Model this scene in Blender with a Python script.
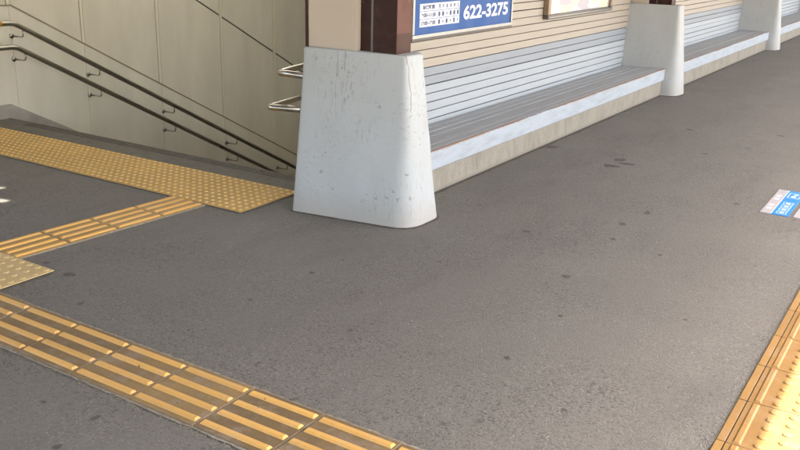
import bpy, bmesh, math, random
from mathutils import Vector, Matrix, noise as mnoise
random.seed(7)
for o in list(bpy.data.objects): bpy.data.objects.remove(o)
S = bpy.context.scene
COL = S.collection
PI = math.pi

# ------------------------------------------------------------------ camera
CAM_H, F_PX = 1.48776, 873.22
YAW, PITCH, ROLL = math.radians(32.2318), math.radians(18.1339), math.radians(1.5133)
fw = Vector((math.cos(YAW)*math.cos(PITCH), math.sin(YAW)*math.cos(PITCH), -math.sin(PITCH)))
r0 = Vector((math.sin(YAW), -math.cos(YAW), 0)); u0 = r0.cross(fw)
rt = math.cos(ROLL)*r0 + math.sin(ROLL)*u0; up = -math.sin(ROLL)*r0 + math.cos(ROLL)*u0
cd = bpy.data.cameras.new('camera'); cam = bpy.data.objects.new('camera', cd); COL.objects.link(cam)
cd.sensor_width = 36; cd.lens = F_PX/800*36; cd.clip_start = .05; cd.clip_end = 2000
M = Matrix.Identity(4)
for i in range(3):
    M[i][0], M[i][1], M[i][2] = rt[i], up[i], -fw[i]
M[2][3] = CAM_H
cam.matrix_world = M
S.camera = cam
S.render.resolution_x, S.render.resolution_y = 1024, 576

# ------------------------------------------------------------------ light
SUN_EL = math.radians(58)
hx, hy = -.25, .968                      # the way the sunlight travels over the ground
W = bpy.data.worlds.new('World'); S.world = W; W.use_nodes = True
nt = W.node_tree; bg = nt.nodes['Background']
sky = nt.nodes.new('ShaderNodeTexSky'); sky.sky_type = 'NISHITA'; sky.sun_disc = False
sky.sun_elevation = SUN_EL; sky.sun_rotation = math.atan2(-hx, -hy)
sky.air_density = 1.0; sky.dust_density = 5.0; sky.ozone_density = .4
nt.links.new(sky.outputs[0], bg.inputs[0]); bg.inputs[1].default_value = .15
sd = bpy.data.lights.new('sun', 'SUN'); sd.energy = 3.4; sd.angle = math.radians(.6); sd.color = (1, .95, .86)
sun = bpy.data.objects.new('sun', sd); COL.objects.link(sun)
sdir = Vector((hx*math.cos(SUN_EL), hy*math.cos(SUN_EL), -math.sin(SUN_EL)))
sun.rotation_euler = sdir.to_track_quat('-Z', 'Y').to_euler(); sun.location = (0, -6, 9)
S.view_settings.view_transform = 'Standard'; S.view_settings.look = 'None'
S.view_settings.exposure = 2.75; S.view_settings.gamma = 1
S.view_settings.use_curve_mapping = False

# ------------------------------------------------------------------ materials
class NB:
    def __init__(s, name):
        s.m = bpy.data.materials.new(name); s.m.use_nodes = True
        s.t = s.m.node_tree; s.p = s.t.nodes['Principled BSDF']
        s.co = s.t.nodes.new('ShaderNodeTexCoord'); s.geo = s.t.nodes.new('ShaderNodeNewGeometry')
        s.pos = s.geo.outputs['Position']
    def n(s, typ, **kw):
        nd = s.t.nodes.new(typ)
        for k, v in kw.items(): setattr(nd, k, v)
        return nd
    def link(s, a, b): s.t.links.new(a, b)
    def setin(s, sock, v):
        if hasattr(v, 'links') or hasattr(v, 'is_output'): s.link(v, sock)
        else: sock.default_value = v
    def mapv(s, scale=(1, 1, 1), loc=(0, 0, 0), src=None):
        nd = s.n('ShaderNodeMapping'); nd.inputs['Scale'].default_value = scale; nd.inputs['Location'].default_value = loc
        s.link(src or s.pos, nd.inputs[0]); return nd.outputs[0]
    def noise(s, scale, detail=4, rough=.55, src=None, dist=0):
        nd = s.n('ShaderNodeTexNoise'); nd.inputs['Scale'].default_value = scale
        nd.inputs['Detail'].default_value = detail; nd.inputs['Roughness'].default_value = rough
        nd.inputs['Distortion'].default_value = dist
        s.link(src or s.pos, nd.inputs['Vector']); return nd.outputs['Fac']
    def voro(s, scale, src=None, feature='F1', rnd=1):
        nd = s.n('ShaderNodeTexVoronoi', feature=feature); nd.inputs['Scale'].default_value = scale
        nd.inputs['Randomness'].default_value = rnd
        s.link(src or s.pos, nd.inputs['Vector']); return nd
    def ramp(s, f, a, b, lo=0., hi=1.):
        nd = s.n('ShaderNodeMapRange'); nd.clamp = True
        for k, v in (('From Min', a), ('From Max', b), ('To Min', lo), ('To Max', hi)): nd.inputs[k].default_value = v
        s.link(f, nd.inputs['Value']); return nd.outputs[0]
    def math(s, op, a, b=0.):
        nd = s.n('ShaderNodeMath', operation=op); s.setin(nd.inputs[0], a); s.setin(nd.inputs[1], b); return nd.outputs[0]
    def mix(s, f, a, b, blend='MIX'):
        nd = s.n('ShaderNodeMix', data_type='RGBA', blend_type=blend)
        s.setin(nd.inputs[0], f)
        for i, v in ((6, a), (7, b)):
            if isinstance(v, tuple): nd.inputs[i].default_value = (*v, 1) if len(v) == 3 else v
            else: s.link(v, nd.inputs[i])
        return nd.outputs[2]
    def xyz(s, src=None):
        nd = s.n('ShaderNodeSeparateXYZ'); s.link(src or s.pos, nd.inputs[0]); return nd.outputs
    def color(s, c):
        if isinstance(c, tuple): s.p.inputs['Base Color'].default_value = (*c, 1)
        else: s.link(c, s.p.inputs['Base Color'])
    def rough(s, r): s.setin(s.p.inputs['Roughness'], r)
    def bump(s, h, strength=.3, dist=.01):
        nd = s.n('ShaderNodeBump'); nd.inputs['Strength'].default_value = strength; nd.inputs['Distance'].default_value = dist
        s.link(h, nd.inputs['Height']); s.link(nd.outputs[0], s.p.inputs['Normal'])

MT = {}
def m_asphalt():
    b = NB('worn_asphalt')
    big = b.noise(.55, 5, .6); mid = b.noise(3.2, 5, .65); fine = b.noise(160, 3, .7); grain = b.noise(420, 2, .6)
    smear = b.noise(1.6, 5, .6, b.mapv((.5, 1.6, 1)))
    c = b.mix(b.ramp(big, .3, .7), (.142, .131, .112), (.178, .165, .142))
    c = b.mix(b.ramp(mid, .35, .68), c, (.158, .146, .126))
    c = b.mix(b.ramp(smear, .54, .72, 0, .4), c, (.088, .076, .067))
    c = b.mix(b.ramp(fine, .5, .75, 0, .55), c, (.052, .048, .046))
    c = b.mix(b.ramp(grain, .56, .74, 0, .7), c, (.21, .195, .18))
    vg = b.voro(135); sg_ = b.n('ShaderNodeSeparateColor'); b.link(vg.outputs['Color'], sg_.inputs[0])
    c = b.mix(b.math('MULTIPLY', b.ramp(sg_.outputs[0], .72, 1., 0, .5), b.ramp(b.noise(2.6, 4), .35, .65, .25, 1)), c, (.27, .25, .225))
    c = b.mix(b.math('MULTIPLY', b.ramp(sg_.outputs[1], .7, 1., 0, .7), b.ramp(b.noise(2.1, 4, .5, b.mapv((1, 1, 1), (4, 4, 4))), .35, .65, .2, 1)), c, (.045, .041, .038))
    v = b.voro(75); spk = b.math('MULTIPLY', b.ramp(v.outputs['Distance'], .12, .2, 1, 0), b.ramp(b.noise(31, 2), .6, .64))
    c = b.mix(b.math('MULTIPLY', spk, .8), c, (.46, .43, .39))
    v2 = b.voro(14); pit = b.math('MULTIPLY', b.ramp(v2.outputs['Distance'], .1, .2, 1, 0), b.ramp(b.noise(5.3, 2), .6, .66))
    c = b.mix(b.math('MULTIPLY', pit, .5), c, (.045, .04, .038))
    b.color(c); b.rough(b.ramp(mid, .3, .7, .82, .97))
    h = b.math('ADD', b.math('MULTIPLY', fine, .7), b.math('ADD', b.math('MULTIPLY', b.noise(60, 4, .7), .6), b.math('MULTIPLY', vg.outputs['Distance'], -.8)))
    b.bump(h, .45, .005); return b.m
MT['asphalt'] = m_asphalt()

def m_paintwhite(name, c0=(.45, .468, .468), dirt=1., zfoot=True):
    b = NB(name)
    st = b.noise(9, 5, .65, b.mapv((1.8, 1.8, .28)))
    c = b.mix(b.ramp(b.noise(2.1, 4), .35, .7, 0, .6), c0, tuple(x*.88 for x in c0[:2]) + (c0[2]*.84,))
    c = b.mix(b.ramp(st,   .52, .76, 0, .5*dirt), c, (.42, .41, .38))
    wv = b.n('ShaderNodeTexNoise'); wv.inputs['Scale'].default_value = 45; b.link(b.pos, wv.inputs['Vector'])
    wa = b.n('ShaderNodeVectorMath', operation='MULTIPLY_ADD'); b.link(wv.outputs['Color'], wa.inputs[0]); wa.inputs[1].default_value = (.03, .03, .03); b.link(b.pos, wa.inputs[2])
    v = b.voro(19, wa.outputs[0]); cl = b.noise(4.3, 3, .6)
    chip = b.math('MULTIPLY', b.ramp(v.outputs['Distance'], .12, .2, 1, 0), b.ramp(cl, .53, .6))
    c = b.mix(b.math('MULTIPLY', chip, .7*dirt), c, (.28, .25, .21))
    sc = b.noise(30, 6, .78, b.mapv((2.4, 2.4, .2)), 1.2); scm = b.math('MULTIPLY', b.ramp(sc, .545, .60), b.ramp(b.noise(3.3, 3, .6, b.mapv((1, 1, .7), (3, 1, 2))), .47, .60))
    c = b.mix(b.math('MULTIPLY', scm, .7*dirt), c, (.2, .18, .155))
    rub = b.math('MULTIPLY', b.ramp(b.noise(48, 5, .8, b.mapv((.5, .5, 1.5)), .8), .55, .62), b.ramp(b.noise(2.7, 3, .6, b.mapv((1, 1, 1), (7, 2, 5))), .48, .6))
    c = b.mix(b.math('MULTIPLY', rub, .5*dirt), c, (.27, .245, .21))
    X, Yp, Zp = b.xyz(); wob = b.math('MULTIPLY', b.math('SUBTRACT', b.noise(13, 4, .6, b.mapv((.1, .1, 1))), .5), .055)
    dx = b.math('SUBTRACT', b.math('ADD', X, wob), 3.872)
    ck = b.math('MULTIPLY', b.ramp(b.math('ABSOLUTE', dx), .0015, .004, 1, 0), b.math('MULTIPLY', b.ramp(Zp, .60, .64), b.ramp(Yp, 2.5, 2.51, 1, 0)))
    c = b.mix(b.math('MULTIPLY', ck, .85), c, (.2, .17, .145))
    v3 = b.voro(95); pin = b.math('MULTIPLY', b.ramp(v3.outputs['Distance'], .1, .2, 1, 0), b.ramp(b.noise(17, 2), .6, .66))
    c = b.mix(b.math('MULTIPLY', pin, .5*dirt), c, (.22, .2, .18))
    if zfoot:
        z = b.xyz()[2]; ft = b.ramp(b.math('ADD', z, b.math('MULTIPLY', b.noise(22, 4, .7), .1)), .07, .21, .8, 0)
        c = b.mix(ft, c, (.4, .37, .33))
    b.color(c); b.rough(.62)
    b.bump(b.math('ADD', b.noise(14, 5, .6), b.math('MULTIPLY', chip, -.6)), .22, .012); return b.m
MT['pillar'] = m_paintwhite('chipped_white_paint')
MT['pillar_clean'] = m_paintwhite('scuffed_white_paint', (.45, .452, .435), .4)

def m_plain(name, c, r=.6, metal=0., var=.12, sc=6, bump=0.):
    b = NB(name)
    k = b.ramp(b.noise(sc, 5, .6), .3, .7)
    b.color(b.mix(k, tuple(x*(1-var) for x in c), tuple(min(1, x*(1+var)) for x in c)))
    b.rough(b.ramp(b.noise(sc*2.3, 4), .3, .7, r*.85, min(1, r*1.15))); b.p.inputs['Metallic'].default_value = metal
    if bump: b.bump(b.noise(sc*9, 4, .6), bump, .004)
    return b.m
MT['cream_panel'] = m_plain('cream_painted_panel', (.52, .435, .335), .55, 0, .05, 2)
def m_board(name, c, wear, worn):
    b = NB(name)
    g = b.noise(7, 5, .65, b.mapv((.35, 2, 6))); info = b.n('ShaderNodeObjectInfo')
    cc = b.mix(b.ramp(g, .35, .7, 0, .6), c, tuple(x*.86 for x in c))
    cc = b.mix(b.ramp(info.outputs['Random'], 0, 1, 0, .16), cc, tuple(x*.75 for x in c))
    w = b.math('MULTIPLY', b.ramp(b.noise(16, 6, .75, b.mapv((.6, 1, 3))), .56, .64), b.ramp(b.noise(1.3, 3, .5, b.mapv((1, 1, 4))), .46, .62))
    cc = b.mix(b.math('MULTIPLY', w, wear), cc, worn)
    b.color(cc); b.rough(.5); b.bump(g, .12, .004); return b.m
MT['cream_board'] = m_board('cream_board_paint', (.43, .372, .297), .15, (.4, .31, .22))
MT['white_board'] = m_board('white_board_paint', (.42, .45, .472), .9, (.42, .42, .42))
MT['grey_board'] = m_board('grey_white_board_paint', (.315, .34, .364), .95, (.34, .34, .34))
MT['dark_gap'] = m_plain('dark_wall_core', (.05, .04, .035), .9)
MT['bearer'] = m_plain('dusty_bearer', (.42, .41, .39), .9, 0, .2, 20)
MT['cream_core'] = m_plain('cream_rear_wall', (.5, .42, .3), .7, 0, .06, 3)
def m_column():
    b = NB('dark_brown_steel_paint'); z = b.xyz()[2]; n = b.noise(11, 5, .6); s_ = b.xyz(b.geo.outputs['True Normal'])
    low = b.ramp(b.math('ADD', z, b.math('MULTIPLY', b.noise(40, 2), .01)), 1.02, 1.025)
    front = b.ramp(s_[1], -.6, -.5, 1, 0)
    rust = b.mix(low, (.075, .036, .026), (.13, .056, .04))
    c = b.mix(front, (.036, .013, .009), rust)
    c = b.mix(b.ramp(n, .5, .75, 0, .5), c, (.09, .05, .036))
    v = b.voro(38); chip = b.math('MULTIPLY', b.ramp(v.outputs['Distance'], .1, .15, 1, 0), b.ramp(b.noise(9, 2), .58, .62))
    c = b.mix(b.math('MULTIPLY', chip, .6), c, (.34, .29, .24))
    b.color(c); b.rough(b.ramp(n, .3, .7, .4, .6)); b.p.inputs['Specular IOR Level'].default_value = .2; b.bump(b.noise(60, 3), .1, .004); return b.m
MT['column'] = m_column()
def m_plinth():
    b = NB('stained_concrete')
    st = b.noise(7, 6, .75, b.mapv((1.5, 1, .5)), .6)
    c = b.mix(b.ramp(st, .46, .66, 0, .8), (.31, .28, .222), (.2, .18, .143))
    c = b.mix(b.ramp(b.noise(45, 4, .7), .5, .75, 0, .5), c, (.2, .18, .15))
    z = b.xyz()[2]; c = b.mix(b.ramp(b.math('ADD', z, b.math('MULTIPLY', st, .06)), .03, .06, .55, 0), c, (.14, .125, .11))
    b.color(c); b.rough(.9); b.bump(b.noise(70, 5, .7), .4, .006); return b.m
MT['plinth'] = m_plinth()
def m_fascia():
    b = NB('flaking_white_fascia'); z = b.xyz()[2]
    fl = b.noise(24, 6, .75, b.mapv((.7, 1, 2.2)))
    c = b.mix(b.ramp(b.noise(9, 6, .7, b.mapv((.5, 1, 2.5))), .45, .68, 0, .75), (.40, .44, .475), (.3, .32, .335))
    edge = b.ramp(b.math('ADD', z, b.math('ADD', b.math('MULTIPLY', b.noise(26, 5, .75), .03), b.math('MULTIPLY', b.noise(1.7, 3), .03))), .301, .308)
    c = b.mix(b.math('MULTIPLY', edge, .95), c, (.3, .2, .14))
    v = b.voro(30); chip = b.math('MULTIPLY', b.ramp(v.outputs['Distance'], .1, .15, 1, 0), b.ramp(b.noise(8, 2), .6, .64))
    c = b.mix(b.math('MULTIPLY', chip, .8), c, (.12, .1, .09))
    b.color(c); b.rough(.6); b.bump(fl, .25, .004); return b.m
MT['fascia'] = m_fascia()
def m_slat():
    b = NB('weathered_grey_wood'); info = b.n('ShaderNodeObjectInfo')
    g = b.noise(9, 6, .7, b.mapv((.5, 9, 4)))
    c = b.mix(b.ramp(g, .3, .72), (.38, .39, .395), (.29, .298, .302))
    c = b.mix(b.ramp(info.outputs['Random'], 0, 1, 0, .35), c, (.31, .308, .302))
    c = b.mix(b.ramp(b.noise(20, 5, .75, b.mapv((.5, 3, 1))), .62, .7, 0, .6), c, (.42, .41, .4))
    b.color(c); b.rough(.75); b.bump(g, .3, .004); return b.m
MT['slat'] = m_slat()
def m_yellow(name, c, dirt, damt, sc=7., grime=.35, rnd=.3):
    b = NB(name); n = b.noise(sc, 6, .7); info = b.n('ShaderNodeObjectInfo')
    cc = b.mix(0., c, c)
    cc = b.mix(b.ramp(n, .36, .66, damt*.45, damt), cc, dirt)
    cc = b.mix(b.ramp(info.outputs['Random'], 0, 1, 0, rnd), cc, tuple(x*.55 for x in dirt))
    cc = b.mix(b.math('MULTIPLY', b.ramp(b.noise(9, 6, .75), .5, .64), rnd), cc, tuple(min(1, (x*.6+.09)*1.35) for x in dirt))
    cc = b.mix(b.ramp(b.noise(90, 4, .7), .52, .72, 0, grime), cc, tuple(x*.55 for x in dirt))
    v = b.voro(24); chip = b.math('MULTIPLY', b.ramp(v.outputs['Distance'], .1, .16, 1, 0), b.ramp(b.noise(6, 2), .62, .66))
    cc = b.mix(b.math('MULTIPLY', chip, .8), cc, (.04, .032, .025))
    b.color(cc); b.rough(.62); b.bump(b.noise(120, 4, .7), .2, .003); return b.m
MT['tile_dirty'] = m_yellow('dirty_yellow_tile', (.37, .235, .08), (.2, .135, .07), .95, 5, .45, .62)
MT['bar_yellow'] = m_yellow('worn_yellow_bar', (.8, .44, .1), (.56, .33, .115), .5, 16, .25)
MT['tile_strip'] = m_yellow('faded_yellow_tile', (.5, .31, .095), (.33, .22, .09), .8, 6)
MT['tile_dot'] = m_yellow('ochre_dot_tile', (.6, .36, .085), (.45, .28, .085), .8, 4)
MT['dot'] = m_yellow('pale_yellow_dot', (.82, .55, .2), (.72, .49, .18), .5, 9, .08)
MT['tile_pale'] = m_yellow('pale_yellow_tile', (.62, .44, .19), (.5, .37, .19), .6, 6)
MT['tile_edge'] = m_yellow('edge_yellow_tile', (.39, .215, .058), (.285, .16, .05), .8, 6, .3)
MT['mortar'] = m_plain('sandy_mortar', (.3, .265, .21), .95, 0, .3, 60, .5)
MT['mortar_grey'] = m_plain('crumbled_grey_mortar', (.2, .187, .168), .95, 0, .5, 130, .6)
MT['crumb'] = m_plain('grey_mortar_crumb', (.245, .23, .207), .95, 0, .5, 200)
MT['crumb_sand'] = m_plain('sandy_mortar_crumb', (.26, .225, .17), .95, 0, .4, 200)
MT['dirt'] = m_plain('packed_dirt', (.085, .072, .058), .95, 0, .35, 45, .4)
MT['groove'] = m_plain('dark_groove', (.025, .02, .016), .9)
MT['landing'] = m_plain('grey_landing_concrete', (.125, .115, .095), .8, 0, .15, 12, .3)
def m_stairwall(name, c):
    b = NB(name); st = b.noise(3.2, 5, .6, b.mapv((1.2, 1, .3)))
    cc = b.mix(b.ramp(st, .35, .72, 0, .7), c, tuple(x*.8 for x in c))
    cc = b.mix(b.ramp(b.noise(1.1, 3), .45, .7, 0, .4), cc, (c[0]*.82, c[1]*.8, c[2]*.74))
    b.color(cc); b.rough(.5); b.bump(b.noise(2.4, 3), .1, .01); return b.m
MT['stair_panel'] = m_stairwall('cream_wall_panel', (.78, .73, .60))
MT['stair_dado'] = m_stairwall('cream_dado_panel', (.82, .775, .65))
MT['batten'] = m_plain('cream_joint_batten', (.78, .72, .57), .45, 0, .05)
MT['skirting'] = m_plain('grey_skirting', (.4, .37, .32), .8, 0, .18, 5)
MT['cap'] = m_plain('tan_dado_cap', (.3, .25, .17), .6)
MT['joint'] = m_plain('brown_panel_joint', (.1, .08, .055), .8)
MT['step'] = m_plain('grey_stair_tread', (.12, .112, .095), .8, 0, .2, 8, .3)
MT['steel'] = m_plain('stainless_steel', (.52, .49, .43), .22, 1., .04, 20)
MT['rail_shaded'] = m_plain('shaded_stainless_steel', (.4, .37, .31), .32, 1., .04, 4)  # stainless copy darkened for the dim stairwell the far rails mirror
MT['orange'] = m_plain('orange_plastic', (.72, .3, .03), .4)
MT['aluminium'] = m_plain('brushed_aluminium', (.36, .36, .35), .35, .9, .05, 12)
MT['bronze_frame'] = m_plain('bronze_anodised_frame', (.3, .22, .15), .4, .6, .06, 12)
MT['dark_frame'] = m_plain('dark_frame_rail', (.11, .1, .09), .35, .6, .06, 12)
MT['blue'] = m_plain('blue_sign_face', (.002, .072, .28), .5, 0, .05, 3)
MT['white_print'] = m_plain('white_print', (.7, .71, .73), .4, 0, .02)
MT['navy_print'] = m_plain('navy_print', (.02, .035, .14), .4, 0, .02)
def m_poster():
    b = NB('pale_printed_poster')
    v = b.n('ShaderNodeTexVoronoi', feature='SMOOTH_F1'); v.inputs['Scale'].default_value = 4.2; v.inputs['Smoothness'].default_value = .25
    b.link(b.mapv((1, 1, 1.6), (.4, 0, .2)), v.inputs['Vector'])
    sep = b.n('ShaderNodeSeparateColor'); b.link(v.outputs['Color'], sep.inputs[0])
    c = b.mix(b.ramp(sep.outputs[0], .4, .45), (.6, .58, .6), (.7, .68, .48))
    c = b.mix(b.ramp(sep.outputs[1], .62, .66), c, (.46, .42, .45))
    b.color(c); b.rough(.35); return b.m
MT['poster'] = m_poster()
MT['sticker_blue'] = m_plain('worn_blue_vinyl', (.03, .24, .62), .45, 0, .1, 30)
MT['sticker_pale'] = m_plain('worn_pale_vinyl', (.42, .385, .4), .5, 0, .1, 30)
MT['sticker_print'] = m_plain('pale_vinyl_print', (.6, .68, .76), .5, 0, .08, 30)
MT['gum'] = m_plain('trodden_gum', (.08, .072, .065), .85, 0, .35, 25)
MT['roof'] = m_plain('dark_roof_sheet', (.26, .24, .21), .6, 0, .06, 2)  # unseen roof, kept dark so less bounced light reaches the floor
def m_added_skylight():
    b = NB('added_translucent_sheet'); tr = b.n('ShaderNodeBsdfTranslucent'); tr.inputs[0].default_value = (.44, .44, .425, 1)
    out = b.t.nodes['Material Output']; b.link(tr.outputs[0], out.inputs['Surface']); return b.m
MT['added_skylight'] = m_added_skylight()  # for the added roof light, unseen, tuned to light the stair wall
MT['roof_steel'] = m_plain('brown_roof_steel', (.08, .04, .03), .5, 0, .1)
MT['concrete'] = m_plain('platform_concrete', (.33, .31, .28), .9, 0, .15, 6, .3)
MT['ballast'] = m_plain('pale_bounce_ballast', (.3, .27, .23), .95, 0, .4, 25, .8)  # albedo raised to bounce daylight under the roof
MT['terrain'] = m_plain('pale_bounce_ground', (.3, .28, .24), .95, 0, .2, .5)  # pale so the unseen ground throws light back inside
MT['white_line'] = m_plain('white_line_paint', (.7, .7, .68), .6, 0, .1, 10)

# ------------------------------------------------------------------ building helpers
def thing(name, label, cat, loc=(0, 0, 0), rotz=0., group=None):
    o = bpy.data.objects.new(name, None); COL.objects.link(o); o.empty_display_size = .1
    o.location = loc; o.rotation_euler = (0, 0, rotz); o['label'] = label; o['category'] = cat
    if group: o['group'] = group
    return o
def mesh_of(name, verts, faces, mat, smooth=False):
    me = bpy.data.meshes.new(name); me.from_pydata([tuple(v) for v in verts], [], faces); me.update()
    bm = bmesh.new(); bm.from_mesh(me); bmesh.ops.recalc_face_normals(bm, faces=bm.faces); bm.to_mesh(me); bm.free()
    if mat: me.materials.append(MT[mat])
    if smooth: me.polygons.foreach_set('use_smooth', [True]*len(me.polygons))
    return me
def ob(name, me, parent=None, loc=(0, 0, 0), rot=(0, 0, 0)):
    o = bpy.data.objects.new(name, me); COL.objects.link(o); o.location = loc; o.rotation_euler = rot
    if parent: o.parent = parent
    return o
def tag(o, label=None, cat=None, group=None, kind=None):
    for k, v in (('label', label), ('category', cat), ('group', group), ('kind', kind)):
        if v: o[k] = v
    return o
def boxme(name, a, b, mat, bev=0., seg=2, off=(0, 0, 0)):
    bm = bmesh.new(); bmesh.ops.create_cube(bm, size=1)
    for v in bm.verts:
        for i in range(3): v.co[i] = (a[i]+b[i])/2 + v.co[i]*(b[i]-a[i]) - off[i]
    if bev: bmesh.ops.bevel(bm, geom=bm.edges[:], offset=bev, segments=seg, affect='EDGES', profile=.6)
    me = bpy.data.meshes.new(name); bm.to_mesh(me); bm.free(); me.materials.append(MT[mat])
    return me
def box(name, a, b, mat, parent=None, bev=0., seg=2):      # corners are given in world space
    off = tuple(parent_world(parent))
    return ob(name, boxme(name, a, b, mat, bev, seg, off), parent)
def parent_world(p):
    v = Vector((0, 0, 0))
    while p: v += Vector(p.location); p = p.parent
    return v
def prism(name, poly, axis, a, b, mat, parent=None):        # poly in the two other axes, extruded a..b along axis
    n = len(poly); off = parent_world(parent); vs = []
    for t in (a, b):
        for (p, q) in poly:
            v = {'x': (t, p, q), 'y': (p, t, q), 'z': (p, q, t)}[axis]; vs.append(Vector(v)-off)
    fs = [list(range(n)), list(range(n, 2*n))] + [[i, (i+1) % n, n+(i+1) % n, n+i] for i in range(n)]
    return ob(name, mesh_of(name, vs, fs, mat), parent)
def tube(name, pts, r, mat, parent=None, seg=14, cap=True):
    pts = [Vector(p) for p in pts]; off = parent_world(parent); vs = []; fs = []; N = len(pts)
    prev = None
    for i, p in enumerate(pts):
        t = (pts[min(i+1, N-1)]-pts[max(i-1, 0)]).normalized()
        if prev is None:
            a = Vector((0, 0, 1)) if abs(t.z) < .9 else Vector((1, 0, 0)); x = t.cross(a).normalized()
        else: x = (prev - t*prev.dot(t)).normalized()
        prev = x; y = t.cross(x)
        for k in range(seg):
            an = 2*PI*k/seg; vs.append(p + r*(math.cos(an)*x+math.sin(an)*y) - off)
    for i in range(N-1):
        for k in range(seg): fs.append([i*seg+k, i*seg+(k+1) % seg, (i+1)*seg+(k+1) % seg, (i+1)*seg+k])
    if cap: fs += [list(range(seg)), list(range((N-1)*seg, N*seg))]
    return ob(name, mesh_of(name, vs, fs, mat, True), parent)
def arc(p0, p1, p2, r, n=6):                                # p0-p1-p2 with the corner rounded
    p0, p1, p2 = Vector(p0), Vector(p1), Vector(p2)
    a = p1 + (p0-p1).normalized()*r; b = p1 + (p2-p1).normalized()*r
    return [a*(1-t)**2 + p1*2*t*(1-t) + b*t*t for t in [i/n for i in range(n+1)]]
def sheet(name, polys, z, mat, parent=None):
    vs = []; fs = []; off = parent_world(parent)
    for P in polys:
        k = len(vs); vs += [Vector((x, y, z))-off for x, y in P]; fs.append(list(range(k, k+len(P))))
    return ob(name, mesh_of(name, vs, fs, mat), parent)
def rect(x0, x1, y0, y1): return [(x0, y0), (x1, y0), (x1, y1), (x0, y1)]

# ------------------------------------------------------------------ the setting
NOSE = 4.28; LW = 6.53; PX0, PX1, PY0, PY1 = -22., 42., -.9, 8.2
platform = sheet('platform', [rect(PX0, PX1, PY0, 3.06), rect(PX0, 4.01, 3.06, PY1)], 0, 'asphalt')
tag(platform, 'dark grey worn asphalt platform floor', None, None, 'structure')
edge = sheet('platform_edge', [rect(PX0, PX1, PY0-.02, -.35)], .004, 'concrete'); edge['kind'] = 'structure'
edge2 = prism('platform_wall', [(PY0-.02, .003), (PY0-.02, -1.25), (PY0+.1, -1.25), (PY0+.1, -.02), (-.5, -.02), (-.5, -.003)], 'x', PX0, PX1, 'concrete'); edge2['kind'] = 'structure'
line = sheet('edge_line', [rect(PX0, PX1, -.6, -.5)], .008, 'white_line'); line['kind'] = 'structure'
B = 900
trk = sheet('unseen_track_bed', [rect(PX0, PX1, -5.2, PY0+.05)], -1.19, 'ballast'); trk['kind'] = 'structure'  # unseen track side, added pale to reflect daylight inwards
gr = sheet('ground', [rect(-B, B, -B, PY0+.05), rect(-B, B, PY1, B), rect(-B, PX0, PY0+.05, PY1), rect(PX1, B, PY0+.05, PY1)], -1.2, 'terrain')  # unseen surroundings, added as a pale reflecting ground
gr['kind'] = 'structure'

def ragged(name, x0, x1, y0, y1, z, mat, parent, amp=.012, along='y', step=.02):
    off = parent_world(parent); vs = []; n = int(((y1-y0) if along == 'y' else (x1-x0))/step)
    for i in range(n+1):
        t = i/n
        if along == 'y':
            y = y0+(y1-y0)*t; vs += [(x0-random.random()*amp, y, z), (x1+random.random()*amp, y, z)]
        elif along == 'xlow':
            x = x0+(x1-x0)*t; k = .5+.6*mnoise.noise(Vector((x*3, 5, 2)))+.4*mnoise.noise(Vector((x*13, 9, 1)))+.15*random.random(); vs += [(x, y0-max(0, k)*amp, z-.0015), (x, y1, z+.002)]
        else:
            x = x0+(x1-x0)*t; k = .6+.5*mnoise.noise(Vector((x*4, 3, 1)))+.35*mnoise.noise(Vector((x*17, 7, 1)))+.2*random.random(); vs += [(x, y0, z), (x, y1+k*amp, z)]
    fs = [[2*i, 2*i+1, 2*i+3, 2*i+2] for i in range(n)]
    return ob(name, mesh_of(name, [Vector(v)-off for v in vs], fs, mat), parent)
# ------------------------------------------------------------------ canopy roof, unseen, added to shape the daylight
RZ = 2.95
canopy = thing('unseen_canopy', 'unseen sheet canopy roof on brown beams, added to shade the platform', 'roof', (3.9, 2.6, RZ))
def sunhole(px, py, ln, wd, ang):
    k = RZ/math.tan(SUN_EL); cx, cy = px-hx*k, py-hy*k
    c, s = math.cos(ang), math.sin(ang)
    return [(cx+c*ln*math.cos(t)-s*wd*math.sin(t), cy+s*ln*math.cos(t)+c*wd*math.sin(t)) for t in [2*PI*i/16 for i in range(16)]]
def roof_panel(x0, x1, y0, y1, holes=()):
    bm = bmesh.new()
    for loop in [rect(x0, x1, y0, y1)] + list(holes):
        vs = [bm.verts.new((x-3.9, y-2.6, 0)) for x, y in loop]
        for i in range(len(vs)): bm.edges.new((vs[i], vs[(i+1) % len(vs)]))
    bmesh.ops.triangle_fill(bm, use_beauty=True, use_dissolve=False, edges=bm.edges[:])
    r = bmesh.ops.extrude_face_region(bm, geom=bm.faces[:])
    for e in r['geom']:
        if isinstance(e, bmesh.types.BMVert): e.co.z += .015
    bmesh.ops.recalc_face_normals(bm, faces=bm.faces)
    me = bpy.data.meshes.new('roof_sheet'); bm.to_mesh(me); bm.free(); me.materials.append(MT['roof'])
    return ob('roof_sheet', me, canopy)
YE = .34 - (RZ-.12)/math.tan(SUN_EL)*hy  # roof edge placed so sun reaches the yellow strip
holes = [sunhole(2.862, 4.912, .25, .04, math.radians(126)), sunhole(2.712, 4.655, .25, .06, math.radians(126))]  # openings added to the roof to cast the sun patches at left
CX0 = -6.5                               # canopy start chosen to let daylight in from behind the camera
xs = [CX0, .5, 4.6, 7.4, 15, 22, 30, PX1]
for a, b in zip(xs, xs[1:]):
    if a == 4.6:                         # translucent sheets added over the stairs to brighten the stairwell
        roof_panel(a, b, YE, 3.3); roof_panel(a, b, 6.5, PY1)
        box('added_roof_light', (a, 3.301, RZ), (b, 6.499, RZ+.006), 'added_skylight', canopy)
    else: roof_panel(a, b, YE, PY1, holes if a == .5 else ())
PIL = [3.945, 9.32, 14.7, 20.1]
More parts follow.
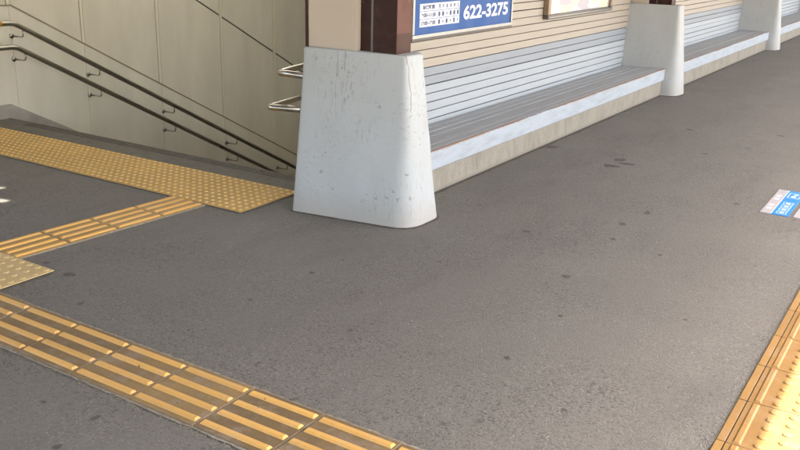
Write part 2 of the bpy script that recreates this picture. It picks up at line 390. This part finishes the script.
for px in [PIL[0]-5.45] + PIL + [PIL[-1]+5.45]:
    box('beam', (px-.07, YE+.1, RZ-.2), (px+.07, LW-.05 if px > 3 else PY1-.1, RZ-.006), 'roof_steel', canopy)
box('edge_beam', (CX0, YE-.03, RZ-.12), (PX1, YE-.002, RZ+.02), 'roof_steel', canopy)

# ------------------------------------------------------------------ pillars
def pillar_mesh(dy=0., foot=False):
    H = .905; NZ = 26; rings = []
    for j in range(NZ+1):
        t = j/NZ; e = 1-t
        fl = e**1.15
        yf = 2.418 + dy - .095*fl - .006*math.sin(PI*t); hb = .145 + .118*fl; hf = .088 + .092*fl; rc = .026 + .105*fl; sh = .022*fl
        yb = 3.055
        # half outline from back near corner to front, then mirrored
        def corner(c, d0, d1, r, n):
            a = c + d0*r; b = c + d1*r
            return [a*(1-q)**2 + c*2*q*(1-q) + b*q*q for q in [i/n for i in range(n+1)]]
        A = Vector((-hb, yb)); Bv = Vector((-hf+sh, yf)); C = Vector((hf+sh, yf)); D = Vector((hb, yb))
        pts = []
        pts += corner(A, (D-A).normalized(), (Bv-A).normalized(), .018, 3)
        for q in range(1, 14): pts.append(A.lerp(Bv, .04+q/14*.76))
        pts += corner(Bv, (A-Bv).normalized(), (C-Bv).normalized(), rc, 8)
        pts += corner(C, (Bv-C).normalized(), (D-C).normalized(), rc, 8)
        for q in range(1, 14): pts.append(C.lerp(D, .2+q/14*.76))
        pts += corner(D, (C-D).normalized(), (A-D).normalized(), .018, 3)
        z = t*H
        ring = []
        for p_ in pts:
            k = mnoise.noise(Vector((p_.x*5, p_.y*5, z*4)))*.006 + mnoise.noise(Vector((p_.x*19, p_.y*19, z*15)))*.0018
            d = Vector((p_.x, p_.y-2.7)); d.normalize()
            if p_.y > 3.03: k = 0
            ring.append(Vector((p_.x+d.x*k, p_.y+d.y*k, z)))
        rings.append(ring)
    if foot: return rings[0]
    top = rings[-1]; ctr = Vector((0, 2.72, 0))
    for s_, dz in ((.985, .006), (.955, .009)):
        rings.append([Vector((ctr.x+(v.x-ctr.x)*s_, ctr.y+(v.y-ctr.y)*s_, H+dz)) for v in top])
    n = len(rings[0]); vs = [v for r in rings for v in r]; fs = []
    for j in range(len(rings)-1):
        for i in range(n): fs.append([j*n+i, j*n+(i+1) % n, (j+1)*n+(i+1) % n, (j+1)*n+i])
    vs.append(Vector((0, 2.72, H+.009))); c = len(vs)-1; b = (len(rings)-1)*n
    fs += [[b+i, b+(i+1) % n, c] for i in range(n)]
    vs = [v-Vector((0, 2.7, 0)) for v in vs]
    return mesh_of('concrete_base', vs, fs, 'pillar_clean' if dy else 'pillar', True)
PM = pillar_mesh(); PM2 = pillar_mesh(.105)
PB = .91
plabels = ['white concrete pillar foot nearest the camera, beside the stairwell', 'second white concrete pillar foot along the platform, at the far end of the nearest bench',
           'third white concrete pillar foot along the platform, near the top right corner', 'fourth white concrete pillar foot, farthest along the platform']
def L(poly, x): return [(x+a, b) for a, b in poly]
for i, px in enumerate(PIL):
    t = thing('platform_pillar', plabels[i], 'pillar', (px, 2.7, 0), 0, 'platform pillars along the bench wall')
    dy = .125 if i else 0.
    ob('concrete_base', PM2 if i else PM, t)
    fr = pillar_mesh(.105 if i else 0., True); n = len(fr); vs = []
    for k, v in enumerate(fr):
        d = Vector((v.x, v.y-2.75, 0)).normalized(); w_ = max(.002, .012+.016*mnoise.noise(Vector((v.x*9+i*5, v.y*9, 2)))+.010*random.random())
        vs += [Vector((v.x, v.y-2.7, .006))-d*.008, Vector((v.x, v.y-2.7, .0012))+d*w_]
    ob('foot_dirt', mesh_of('foot_dirt', vs, [[2*k, 2*k+1, 2*((k+1) % n)+1, 2*((k+1) % n)] for k in range(n)], 'dirt'), t)
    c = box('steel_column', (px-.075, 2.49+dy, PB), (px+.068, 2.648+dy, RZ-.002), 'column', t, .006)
    box('column_web', (px-.06, 2.6485+dy, PB), (px+.05, 2.73+dy, RZ-.002), 'column', t)
    box('weld_seam', (px-.0765, 2.638+dy, PB+.001), (px-.05, 2.6515+dy, RZ-.01), 'dark_frame', t)
    box('infill_panel', (px-.095, 2.7305+dy, PB), (px-.06, 3.054, RZ-.002), 'cream_panel', t, .002)
    box('edge_angle', (px-.1, 3.055, PB), (px-.07, 3.072, RZ-.002), 'column', t)

# ------------------------------------------------------------------ boarded wall bays and benches
WY = 3.03; PITCHB = .0605; Z0 = .306-PITCHB
wlab = ['cream and white boarded wall behind the nearest bench, carrying the blue sign', 'cream and white boarded wall between the second and third pillars',
        'cream and white boarded wall beyond the third pillar']
blab = ['grey slatted bench with white fascia, nearest, between first and second pillars', 'grey slatted bench with white fascia between the second and third pillars',
        'grey slatted bench with white fascia beyond the third pillar']
def slat_profile_mesh(name, x0, x1, y0, y1, z0, z1, mat, off):
    return boxme(name, (x0, y0, z0), (x1, y1, z1), mat, .003, 1, off)
for i in range(3):
    xa, xb = PIL[i], PIL[i+1]; cx = (xa+xb)/2
    w = thing('boarded_wall', wlab[i], 'wall', (cx, WY, 0), 0, 'boarded wall bays')
    x0, x1 = xa+.03, xb-.112
    box('wall_core', (xa+.02, WY+.024, .0), (xb+.0195, WY+.09, RZ-.004), 'cream_core', w)
    box('dark_backing', (x0, WY+.014, .2), (x1, WY+.0235, RZ-.004), 'dark_gap', w)
    mes = {k: boxme('board', (x0-cx, -.001, .0027), (x1-cx, .0138, PITCHB-.0027), k, .002, 1) for k in ('white_board', 'grey_board', 'cream_board')}
    nb = 24
    for k in range(nb):
        z = Z0+k*PITCHB
        mt = 'white_board' if k < 5 else 'grey_board' if k < 7 else 'cream_board'
        o_ = ob('board', mes[mt], w, (0, random.uniform(-.0015, .0015), z+random.uniform(-.0008, .0008)), (random.uniform(-.03, .006), 0, 0)); o_.scale.z = random.uniform(.97, 1.02)
    vs, fs = [], []
    k = nb
    while Z0+(k+1)*PITCHB < RZ-.01:
        z = Z0+k*PITCHB; q = len(vs)
        for X in (x0-cx, x1-cx):
            for (y, zz) in ((0, z+.002), (.0138, z+.002), (.0138, z+PITCHB-.002), (0, z+PITCHB-.002)): vs.append((X, y, zz))
        fs += [[q, q+1, q+2, q+3], [q+4, q+7, q+6, q+5]] + [[q+a, q+(a+1) % 4, q+4+(a+1) % 4, q+4+a] for a in range(4)]
        k += 1
    up_ = ob('upper_boards', mesh_of('upper_boards', vs, fs, 'cream_board'), w); up_['kind'] = 'stuff'
    # bench
    bx0, bx1 = xa+.05, xb-.05
    b = thing('bench', blab[i], 'bench', (cx, 2.8, 0), 0, 'benches along the boarded wall')
    off = (cx, 2.8, 0)
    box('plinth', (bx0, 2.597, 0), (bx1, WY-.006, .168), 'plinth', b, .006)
    box('fascia', (bx0, 2.578, .158), (bx1, 2.604, .279), 'fascia', b, .007, 3)
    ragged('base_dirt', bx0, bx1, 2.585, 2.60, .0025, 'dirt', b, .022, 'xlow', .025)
    ns = 6; pit = (WY-.012-2.607)/ns; sl = boxme('slat', (bx0-cx, -.5*pit+.0022, -.02), (bx1-cx, .5*pit-.0022, 0), 'slat', .004, 2)
    for k in range(ns):
        ob('slat', sl, b, (0, 2.607+(k+.5)*pit-2.8, .277+random.uniform(-.0015, .0015)))
    box('slat_bearer', (bx0+.02, 2.63, .169), (bx1-.02, WY-.03, .2565), 'bearer', b)

# ------------------------------------------------------------------ stairwell: left wall
def zc(x): return .897 if x < 4.395 else .897-.5335*(x-4.395)
def zs(x): return .115 if x < 4.30 else .115-.533*(x-4.30)
sw = thing('stairwell_wall', 'cream panelled wall running down the stairs behind the double handrail', 'wall', (4.3, LW, 0))
XW0, XW1, ZB = 1.9, 12.6, -4.2
box('wall_core', (XW0, LW+.02, ZB), (XW1, LW+.2, RZ-.004), 'joint', sw)
J = [XW0, 2.66, 3.51, 4.375, 5.07, 5.925, 6.785, 7.62, 8.47, 9.32, 10.17, 11.02, 11.87, XW1]
def cut(x0, x1, f, extra=()): return [x for x in sorted({x0, x1, *[e for e in extra if x0 < e < x1]})]
for a, b in zip(J, J[1:]):
    g = .020
    xsx = cut(a+g, b-g, None, (4.395,)); lo = [(x, zc(x)+.006) for x in xsx]; hi = [(x, min(zc(x)+1.052, RZ-.01)) for x in xsx]
    prism('panel', lo+hi[::-1], 'y', LW+.006, LW+.0205, 'stair_panel', sw)
    if zc(b)+1.066 < RZ-.03:
        lo = [(x, zc(x)+1.070) for x in xsx]
        if max(z for _, z in lo) < RZ-.02:
            hi2 = [(xsx[0], RZ-.01), (xsx[-1], RZ-.01)]
            prism('panel', lo+hi2[::-1], 'y', LW+.006, LW+.0205, 'stair_panel', sw)
    xsd = cut(a+.0015, b-.0015, None, (4.30, 4.395))
    lo = [(x, zs(x)+.002) for x in xsd]; hi = [(x, zc(x)) for x in xsd]
    prism('dado_panel', lo+hi[::-1], 'y', LW, LW+.0205, 'stair_dado', sw)
    if a > XW0:
        prism('joint_batten', [(a-.013, zc(a-.013)+.004), (a+.013, zc(a+.013)+.004), (a+.013, RZ-.012), (a-.013, RZ-.012)], 'y', LW+.002, LW+.0203, 'batten', sw)
xt = [XW0, 4.395, XW1]
prism('dado_cap', [(x, zc(x)+.001) for x in xt]+[(x, zc(x)+.0125) for x in xt[::-1]], 'y', LW-.004, LW+.012, 'cap', sw)
xt = [XW0, 4.30, XW1]
prism('skirting', [(x, zs(x)-.75) for x in xt]+[(x, zs(x)) for x in xt[::-1]], 'y', LW-.012, LW+.0203, 'skirting', sw)
box('end_wall', (XW1, 3.17, ZB), (XW1+.15, LW+.2, RZ-.004), 'stair_dado', sw)
# right stairwell wall (behind the boarded wall)
rw = thing('stairwell_side_wall', 'plain cream wall closing the right side of the stairwell, behind the nearest pillar', 'wall', (4.2, 3.12, 0))
box('wall_panel', (NOSE+.01, 3.171, ZB), (XW1-.001, 3.22, RZ-.006), 'stair_dado', rw)
# stairs
st = thing('staircase', 'grey stairs leading down from the platform beside the panelled wall', 'stairs', (NOSE, 4.8, 0))
box('landing_edge', (4.005, 3.16, -.15), (NOSE-.12, LW-.013, .004), 'landing', st)
for k in range(22):
    x = NOSE+.3*(k-1) if k else NOSE-.12; z = -.16*k
    box('step', (x+.001, 3.172, z-.32), (NOSE+.3*k-.001, LW-.014, z+(.003 if k == 0 else 0)), 'step', st)
gm = boxme('groove', (-.005, -.29, 0), (.005, .29, .0035), 'groove')
nm = boxme('nosing_tile', (-.062, -.299, -.01), (.055, .299, .003), 'landing', .002, 1)
k = 0; y = 3.50
while y < LW-.2:
    n_ = ob('nosing_tile', nm, st, (-.058, y-4.8, .0025))
    for d in (-.04, -.008, .024): ob('groove', gm, n_, (d, 0, .0005))
    y += .605; k += 1
box('lower_floor', (10.7, 3.172, -3.7), (XW1, LW-.014, -3.51), 'step', st)

# ------------------------------------------------------------------ handrails
RB, RY = 4.292, 6.37
def zr(x, z0): return z0 if x < RB else z0-.541*(x-RB)
for z0, lab, sleeve in ((.780, 'upper of two steel handrails on the panelled stairwell wall, with an orange sleeve', True), (.594, 'lower of two steel handrails on the panelled stairwell wall', False)):
    h = thing('handrail', lab, 'handrail', (RB, RY, z0), 0, 'handrails on the panelled stairwell wall')
    pts = [(2.4, RY, z0)] + arc((3.9, RY, z0), (RB, RY, z0), (5.0, RY, zr(5.0, z0)), .05) + [(11.2, RY, zr(11.2, z0))]
    tube('rail', pts, .0205, 'rail_shaded', h, 16)
    for bx in (2.68, 3.52, 4.372, 5.085, 5.931, 6.792, 7.62, 8.47, 9.32, 10.17):
        zf = zr(bx, z0)-(.075 if bx > 4.3 else .1)
        br = tube('bracket', [(bx, LW, zf)]+arc((bx, LW, zf), (bx, RY+.002, zf), (bx, RY+.002, zf+.09), .03)+[(bx, RY+.002, zr(bx, z0)-.012)], .0065, 'steel', h, 8)
        tube('flange', [(bx, LW+.001, zf), (bx, LW-.008, zf)], .021, 'rail_shaded', br, 14)
    if sleeve: tube('sleeve', [(3.9, RY, z0), (4.185, RY, z0)], .0215, 'orange', h, 16)
for z0, tx, lab in ((.740, 3.884, 'upper steel handrail end jutting out behind the nearest pillar'), (.552, 3.791, 'lower steel handrail end jutting out behind the nearest pillar')):
    h = thing('handrail', lab, 'handrail', (tx, 3.3, z0), 0, 'handrail ends beside the nearest pillar')
    pts = [(3.81, 3.05, z0+.013)] + arc((3.81, 3.05, z0+.013), (tx, 3.3, z0), (4.3, 3.3, z0+.035), .03, 10) + [(4.3, 3.3, z0+.035), (9.5, 3.3, z0+.035-.541*5.2)]
    tube('rail', pts, .0185, 'steel', h, 18)
    for bx in (4.6, 5.6, 6.6, 7.6, 8.6):
        zf = z0+.04-.541*(bx-4.3)
        tube('bracket', [(bx, 3.22, zf-.1), (bx, 3.3, zf-.1), (bx, 3.3, zf-.01)], .007, 'steel', h, 8)

# ------------------------------------------------------------------ tactile paving
def bar_mesh(name, ln, w0, w1, h, mat):
    vs = []
    for (w, l, z) in ((w0, ln, 0), (w1, ln-.012, h)):
        vs += [(-w/2, -l/2, z), (w/2, -l/2, z), (w/2, l/2, z), (-w/2, l/2, z)]
    return mesh_of(name, vs, [[4, 5, 6, 7]]+[[i, (i+1) % 4, 4+(i+1) % 4, 4+i] for i in range(4)], mat)
def dots_mesh(name, xs_, ys_, r0_, r1_, h, mat, seg=10):
    vs, fs = [], []
    for x in xs_:
        for y in ys_:
            q = len(vs)
            for (r, z) in ((r0_, 0), (r0_*.88+r1_*.12, h*.6), (r1_, h)):
                vs += [(x+r*math.cos(2*PI*k/seg), y+r*math.sin(2*PI*k/seg), z) for k in range(seg)]
            for j in range(2): fs += [[q+j*seg+k, q+j*seg+(k+1) % seg, q+(j+1)*seg+(k+1) % seg, q+(j+1)*seg+k] for k in range(seg)]
            fs.append([q+2*seg+k for k in range(seg)])
    return mesh_of(name, vs, fs, mat)
TZ = .0085
# front guiding band (runs across the platform)
g1 = thing('tactile_band', 'dirty yellow ribbed guiding band across the lower left of the platform', 'tactile paving', (1.857, 1.84, 0))
ragged('mortar_bed', 1.703, 2.013, .62, 4.55, .0045, 'mortar', g1, .007)
tm = boxme('tile', (-.1485, -.1475, -.004), (.1485, .1475, 0), 'tile_dirty', .0015, 1)
bmz = bar_mesh('raised_bar', .280, .0285, .0155, .0075, 'bar_yellow')
k = -4
while .785+.3*(k+4) < 4.5:
    t = ob('tile', tm, g1, (random.uniform(-.001, .001), -.905+.3*(k+4)-.15, TZ+random.uniform(-.0008, .0008)), (0, 0, random.uniform(-.003, .003)))
    for d in (-.114, -.038, .038, .114): ob('raised_bar', bmz, t, (d, 0, 0))
    k += 1
# short guiding strip towards the stairs
ang = -.062
g2 = thing('tactile_band', 'short faded yellow ribbed guiding strip leading to the stairs', 'tactile paving', (2.306, 3.722, 0), ang)
tm2 = boxme('tile', (.002, -.137, -.004), (.289, .137, 0), 'tile_strip', .0015, 1)
b2 = bar_mesh('raised_bar', .272, .028, .0155, .007, 'bar_yellow')
bed = ob('mortar_bed', boxme('mortar_bed', (-.005, -.141, 0), (1.168, .141, .0045), 'mortar'), g2)
for k in range(4):
    t = ob('tile', tm2, g2, (k*.2915, random.uniform(-.001, .001), TZ))
    for d in (-.108, -.036, .036, .108): ob('raised_bar', b2, t, (.1455, d, 0), (0, 0, PI/2))
# warning tiles where the two meet
g3 = thing('tactile_pad', 'pale yellow dotted warning tiles at the corner between the two ribbed bands', 'tactile paving', (2.158, 3.46, 0))
tm3 = boxme('tile', (-.146, -.146, -.006), (.146, .146, 0), 'tile_pale', .0015, 1)
dm3 = dots_mesh('dots', [-.12+.06*i for i in range(5)], [-.12+.06*i for i in range(5)], .0155, .0095, .005, 'tile_pale')
for k in range(3):
    t = ob('tile', tm3, g3, (0, k*.297, TZ+.002)); d = ob('dots', dm3, t); d['kind'] = 'stuff'
# dotted warning strip at the head of the stairs
g4 = thing('tactile_strip', 'ochre yellow dotted warning strip along the head of the stairs', 'tactile paving', (3.738, 3.25, 0))
sheet('mortar_bed', [rect(3.470, 4.003, 3.246, LW-.02)], .0045, 'mortar', g4)
ts = .2625
tm4 = boxme('tile', (-ts/2+.0008, -ts/2+.0008, -.004), (ts/2-.0008, ts/2-.0008, 0), 'tile_dot', .001, 1)
q = [-.105+.0525*i for i in range(5)]
dm4 = dots_mesh('dots', q, q, .0112, .0065, .005, 'dot', 8)
for j in range(12):
    for i in (0, 1):
        t = ob('tile', tm4, g4, ((i-.5)*ts, (j+.5)*ts, TZ+random.uniform(-.0006, .0006))); d = ob('dots', dm4, t); d['kind'] = 'stuff'
# platform edge tiles
g5 = thing('tactile_strip', 'sunlit yellow dotted warning strip along the platform edge, lower right', 'tactile paving', (2.594, .23, 0))
tp = .3135
ragged('crumbled_mortar', -2.6, 16.0, .40, .434, .003, 'mortar_grey', g5, .007, 'x', .012)
ragged('mortar_bed', -2.6, 16.0, .03, .433, .0055, 'mortar', g5, .001, 'x', .05)
rim = boxme('tile', (.003, .406, -.004), (tp-.003, .4315, 0), 'tile_edge', .001, 1, (0, .23, 0))
tm5 = boxme('tile', (.003, .035, -.004), (tp-.003, .4025, 0), 'tile_edge', .0015, 1, (0, .23, 0))
b5 = bar_mesh('raised_bar', tp-.012, .026, .014, .0055, 'tile_edge')
dm5 = dots_mesh('dots', [.0313+.0627*i for i in range(5)], [.311-.23-.0625*i for i in range(5)], .0145, .009, .005, 'tile_edge')
for k in range(-8, 40):
    z = TZ+random.uniform(-.0006, .0006)
    t = ob('tile', tm5, g5, (k*tp, 0, z))
    ob('rim', rim, t, (0, 0, .001))
    ob('raised_bar', b5, t, (tp/2, .373-.23, 0), (0, 0, PI/2)); d = ob('dots', dm5, t); d['kind'] = 'stuff'
ob('rim_groove', boxme('rim_groove', (-2.55, .4, 0), (12.5, .408, .0062), 'groove', 0, 1, (0, .23, 0)), g5)

def crumbs(parent, n, pos, mat, s0=.002, s1=.006):
    vs, fs = [], []; off = parent_world(parent)
    for i in range(n):
        x, y = pos(); r = random.uniform(s0, s1); a = random.random()*6.3; q = len(vs)
        for k in range(4): vs.append(Vector((x+r*math.cos(a+k*PI/2)*random.uniform(.6, 1.2), y+r*math.sin(a+k*PI/2)*random.uniform(.6, 1.2), .0006))-off)
        vs.append(Vector((x, y, .0006+r*random.uniform(.4, .8)))-off)
        fs += [[q+k, q+(k+1) % 4, q+4] for k in range(4)]
    o = ob('mortar_crumbs', mesh_of('mortar_crumbs', vs, fs, mat), parent); o['kind'] = 'stuff'
crumbs(g5, 8000, lambda: (random.uniform(1.8, 7.5), .434+min(.09, random.expovariate(60))), 'crumb', .0015, .0042)
crumbs(g1, 1500, lambda: (2.008+random.expovariate(160), random.uniform(.7, 3.9)), 'crumb_sand', .0012, .004)
crumbs(g1, 1500, lambda: (1.704-random.expovariate(160), random.uniform(.7, 3.9)), 'crumb_sand', .0012, .004)
# ------------------------------------------------------------------ signs on the wall
def text_mesh(name, s, size, mat, wd=None):
    cu = bpy.data.curves.new(name, 'FONT'); cu.body = s; cu.size = size; cu.align_x = 'CENTER'; cu.align_y = 'CENTER'; cu.extrude = .0004
    cu.offset = size*.03
    o = bpy.data.objects.new(name, cu); COL.objects.link(o)
    dg = bpy.context.evaluated_depsgraph_get(); me = bpy.data.meshes.new_from_object(o.evaluated_get(dg))
    bpy.data.objects.remove(o); me.materials.clear(); me.materials.append(MT[mat])
    if len(me.vertices):
        xs_ = [v.co.x for v in me.vertices]; ys_ = [v.co.y for v in me.vertices]
        cx, cy = (max(xs_)+min(xs_))/2, (max(ys_)+min(ys_))/2; w, h = max(xs_)-min(xs_), max(ys_)-min(ys_)
        for v in me.vertices:
            v.co.x = (v.co.x-cx)*(wd[0]/w if wd else 1); v.co.y = (v.co.y-cy)*(wd[1]/h if wd and wd[1] else 1)
    return me
def put_text(name, s, x, z, wd, mat, parent, y):       # faces the track (-Y), reads along +X
    me = text_mesh(name, s, .1, mat, wd)
    o = ob(name, me, parent, tuple(Vector((x, y, z))-parent_world(parent)), (PI/2, 0, 0)); return o
SX0, SX1, SZ0, SZ1 = 4.84, 6.30, .873, 1.62; SY = WY-.002
sg = thing('clinic_sign', 'blue sign board with white telephone number and timetable, in an aluminium frame', 'sign', ((SX0+SX1)/2, SY, SZ0))
board = box('sign_board', (SX0+.02, SY-.026, SZ0+.02), (SX1-.02, SY-.001, SZ1-.02), 'blue', sg)
for nm_, a, b in (('frame_rail', (SX0, SY-.036, SZ0), (SX1, SY-.0005, SZ0+.026)), ('frame_rail', (SX0, SY-.036, SZ1-.026), (SX1, SY-.0005, SZ1)),
                  ('frame_stile', (SX0, SY-.035, SZ0+.0262), (SX0+.024, SY-.0007, SZ1-.0262)), ('frame_stile', (SX1-.024, SY-.035, SZ0+.0262), (SX1, SY-.0007, SZ1-.0262))):
    box(nm_, a, b, 'aluminium', sg, .004)
box('frame_shadow_strip', (SX0, SY-.03, SZ0-.014), (SX1, SY-.0005, SZ0-.0005), 'dark_frame', sg)  # dark strip standing in for the shadow gap below the frame
FY = SY-.0265
tx0, tx1, tz0 = 4.93, 5.46, .945; rowh = .047
cols = [tx0, tx0+.225] + [tx0+.225+(tx1-tx0-.225)/6*i for i in range(1, 7)]
rows = [['診療時間', '月', '火', '水', '木', '金', '土'], ['9:00~11:30', '●', '●', '×', '●', '●', '●'], ['17:00~19:00', '●', '×', '●', '×', '●', '×']]
for r in range(3):
    z = tz0+(2-r)*(rowh+.0035)
    for c in range(7):
        a, b = cols[c]+.0015, cols[c+1]-.0015
        cell = box('timetable_cell', (a, FY-.0012, z), (b, FY, z+rowh), 'white_print', board)
        s = rows[r][c]
        wd = (.15, .03) if (c == 0 and r == 0) else (.18, .026) if c == 0 else (.027, .03) if r == 0 else (.018, .018)
        if s == '●':
            cxp, czp = (a+b)/2, z+rowh/2
            prism('print_mark', [(cxp+.0125*math.cos(2*PI*i/14), czp+.0175*math.sin(2*PI*i/14)) for i in range(14)], 'y', FY-.0022, FY-.0012, 'navy_print', board)
        else: put_text('print_text', s, (a+b)/2, z+rowh/2, wd, 'navy_print', board, FY-.0018)
put_text('telephone_number', '622-3275', 5.87, 1.008, (.7, .098), 'white_print', board, FY-.001)
put_text('clinic_heading', '歯科', 5.70, 1.137, (.2, .098), 'white_print', board, FY-.001)

QX0, QX1, QZ0, QZ1 = 6.955, 8.50, .878, 1.70
pf = thing('poster_frame', 'framed pale poster on the cream boards right of the blue sign', 'poster', ((QX0+QX1)/2, SY, QZ0))
box('backing', (QX0+.02, SY-.02, QZ0+.02), (QX1-.02, SY-.001, QZ1-.02), 'dark_frame', pf)
box('poster', (QX0+.05, SY-.023, QZ0+.035), (QX1-.03, SY-.0202, QZ1-.03), 'poster', pf)
for nm_, a, b, m_ in (('frame_rail', (QX0, SY-.05, QZ0), (QX1, SY-.0005, QZ0+.036), 'dark_frame'), ('frame_rail', (QX0, SY-.05, QZ1-.036), (QX1, SY-.0005, QZ1), 'dark_frame'),
                      ('frame_stile', (QX0, SY-.049, QZ0+.0362), (QX0+.052, SY-.0007, QZ1-.0362), 'bronze_frame'), ('frame_stile', (QX1-.032, SY-.049, QZ0+.0362), (QX1, SY-.0007, QZ1-.0362), 'bronze_frame')):
    box(nm_, a, b, m_, pf, .004)
box('frame_bead', (QX0+.02, SY-.054, QZ0+.012), (QX1-.02, SY-.0502, QZ0+.018), 'aluminium', pf)

# ------------------------------------------------------------------ floor stickers
f1 = thing('floor_sticker', 'blue and pale floor sticker with white characters on the asphalt, at right', 'sticker', (5.645, .77, 0), 0, 'floor stickers')
box('pale_band', (5.34, .787, .0002), (5.955, .846, .0035), 'sticker_pale', f1)
box('blue_band', (5.34, .688, .0002), (5.955, .7865, .0037), 'sticker_blue', f1)
def flat(name, a, b, mat, parent, z=.0042): return box(name, (a[0], a[1], z-.0005), (b[0], b[1], z), mat, parent)
flat('print_line', (5.34, .783), (5.955, .7875), 'sticker_print', f1, .0041)
def fl_text(s, x, y, wd, parent, mat='sticker_print'):
    me = text_mesh('print_text', s, .1, mat, wd)
    return ob('print_text', me, parent, tuple(Vector((x, y, .0044))-parent_world(parent)), (0, 0, 0))
for i in range(4):
    cx = 5.40+.075*i; k = .03
    for a, b in (((cx-k, .707), (cx+k, .711)), ((cx-k, .759), (cx+k, .763)), ((cx-k, .7112), (cx-k+.005, .7588)), ((cx+k-.005, .7112), (cx+k, .7588)), ((cx-.012, .722), (cx+.014, .748))):
        flat('print_mark', a, b, 'sticker_print', f1)
for a, b in (((5.77, .70), (5.90, .705)), ((5.77, .765), (5.90, .77)), ((5.77, .7052), (5.776, .7648)), ((5.894, .7052), (5.9, .7648)), ((5.79, .722), (5.83, .75)), ((5.85, .715), (5.88, .742))):
    flat('print_mark', a, b, 'sticker_print', f1)
for i in range(5):
    if i != 2: flat('print_mark', (5.44+.08*i, .803), (5.485+.08*i, .832), 'sticker_print', f1, .0040)
f2 = thing('floor_sticker', 'second pale floor sticker, cut off by the right edge of the photo', 'sticker', (5.645, .55, 0), 0, 'floor stickers')
box('pale_band', (5.345, .57, .0002), (5.955, .662, .0035), 'sticker_pale', f2)
box('blue_band', (5.345, .46, .0002), (5.955, .5695, .0037), 'sticker_blue', f2)

# ------------------------------------------------------------------ gum spots trodden into the asphalt
def gpx(u, v):
    d = fw*F_PX + rt*(u-400) - up*(v-225); k = -CAM_H/d.z; return d.x*k, d.y*k
spots = [(526.7, 231.7, .03), (566.7, 276.7, .028), (623, 224, .03), (613, 239, .022), (611, 166, .07), (620, 160, .06), (628, 164, .06), (647.5, 213, .034), (705, 154, .03), (748, 148.4, .028),
         (736.7, 204, .03), (780.7, 136, .04), (70, 274.7, .034), (81, 303.5, .02), (46.7, 262.7, .018), (507, 358, .016), (564, 410, .014), (561, 316, .016), (95, 418, .018), (58, 447, .02), (43, 402, .014),
         (312, 273, .022), (552, 147, .06), (690, 130, .05), (480, 205, .02), (660, 255, .018), (440, 262, .015), (350, 330, .014), (685, 320, .014), (250, 300, .014)]
for (u, v, r) in spots:
    x, y = gpx(u, v); n = 11; ph = random.random()*9; sx = random.uniform(.8, 1.3)
    vs = [(x+sx*r*(.75+.5*mnoise.noise(Vector((math.cos(a)*1.3+ph, math.sin(a)*1.3, ph))))*math.cos(a), y+r/sx*(.75+.5*mnoise.noise(Vector((math.cos(a)*1.3+ph, math.sin(a)*1.3, ph))))*math.sin(a), .0012) for a in [2*PI*i/n for i in range(n)]]
    ob('gum_spot', mesh_of('gum_spot', vs, [list(range(n))], 'gum'), platform)
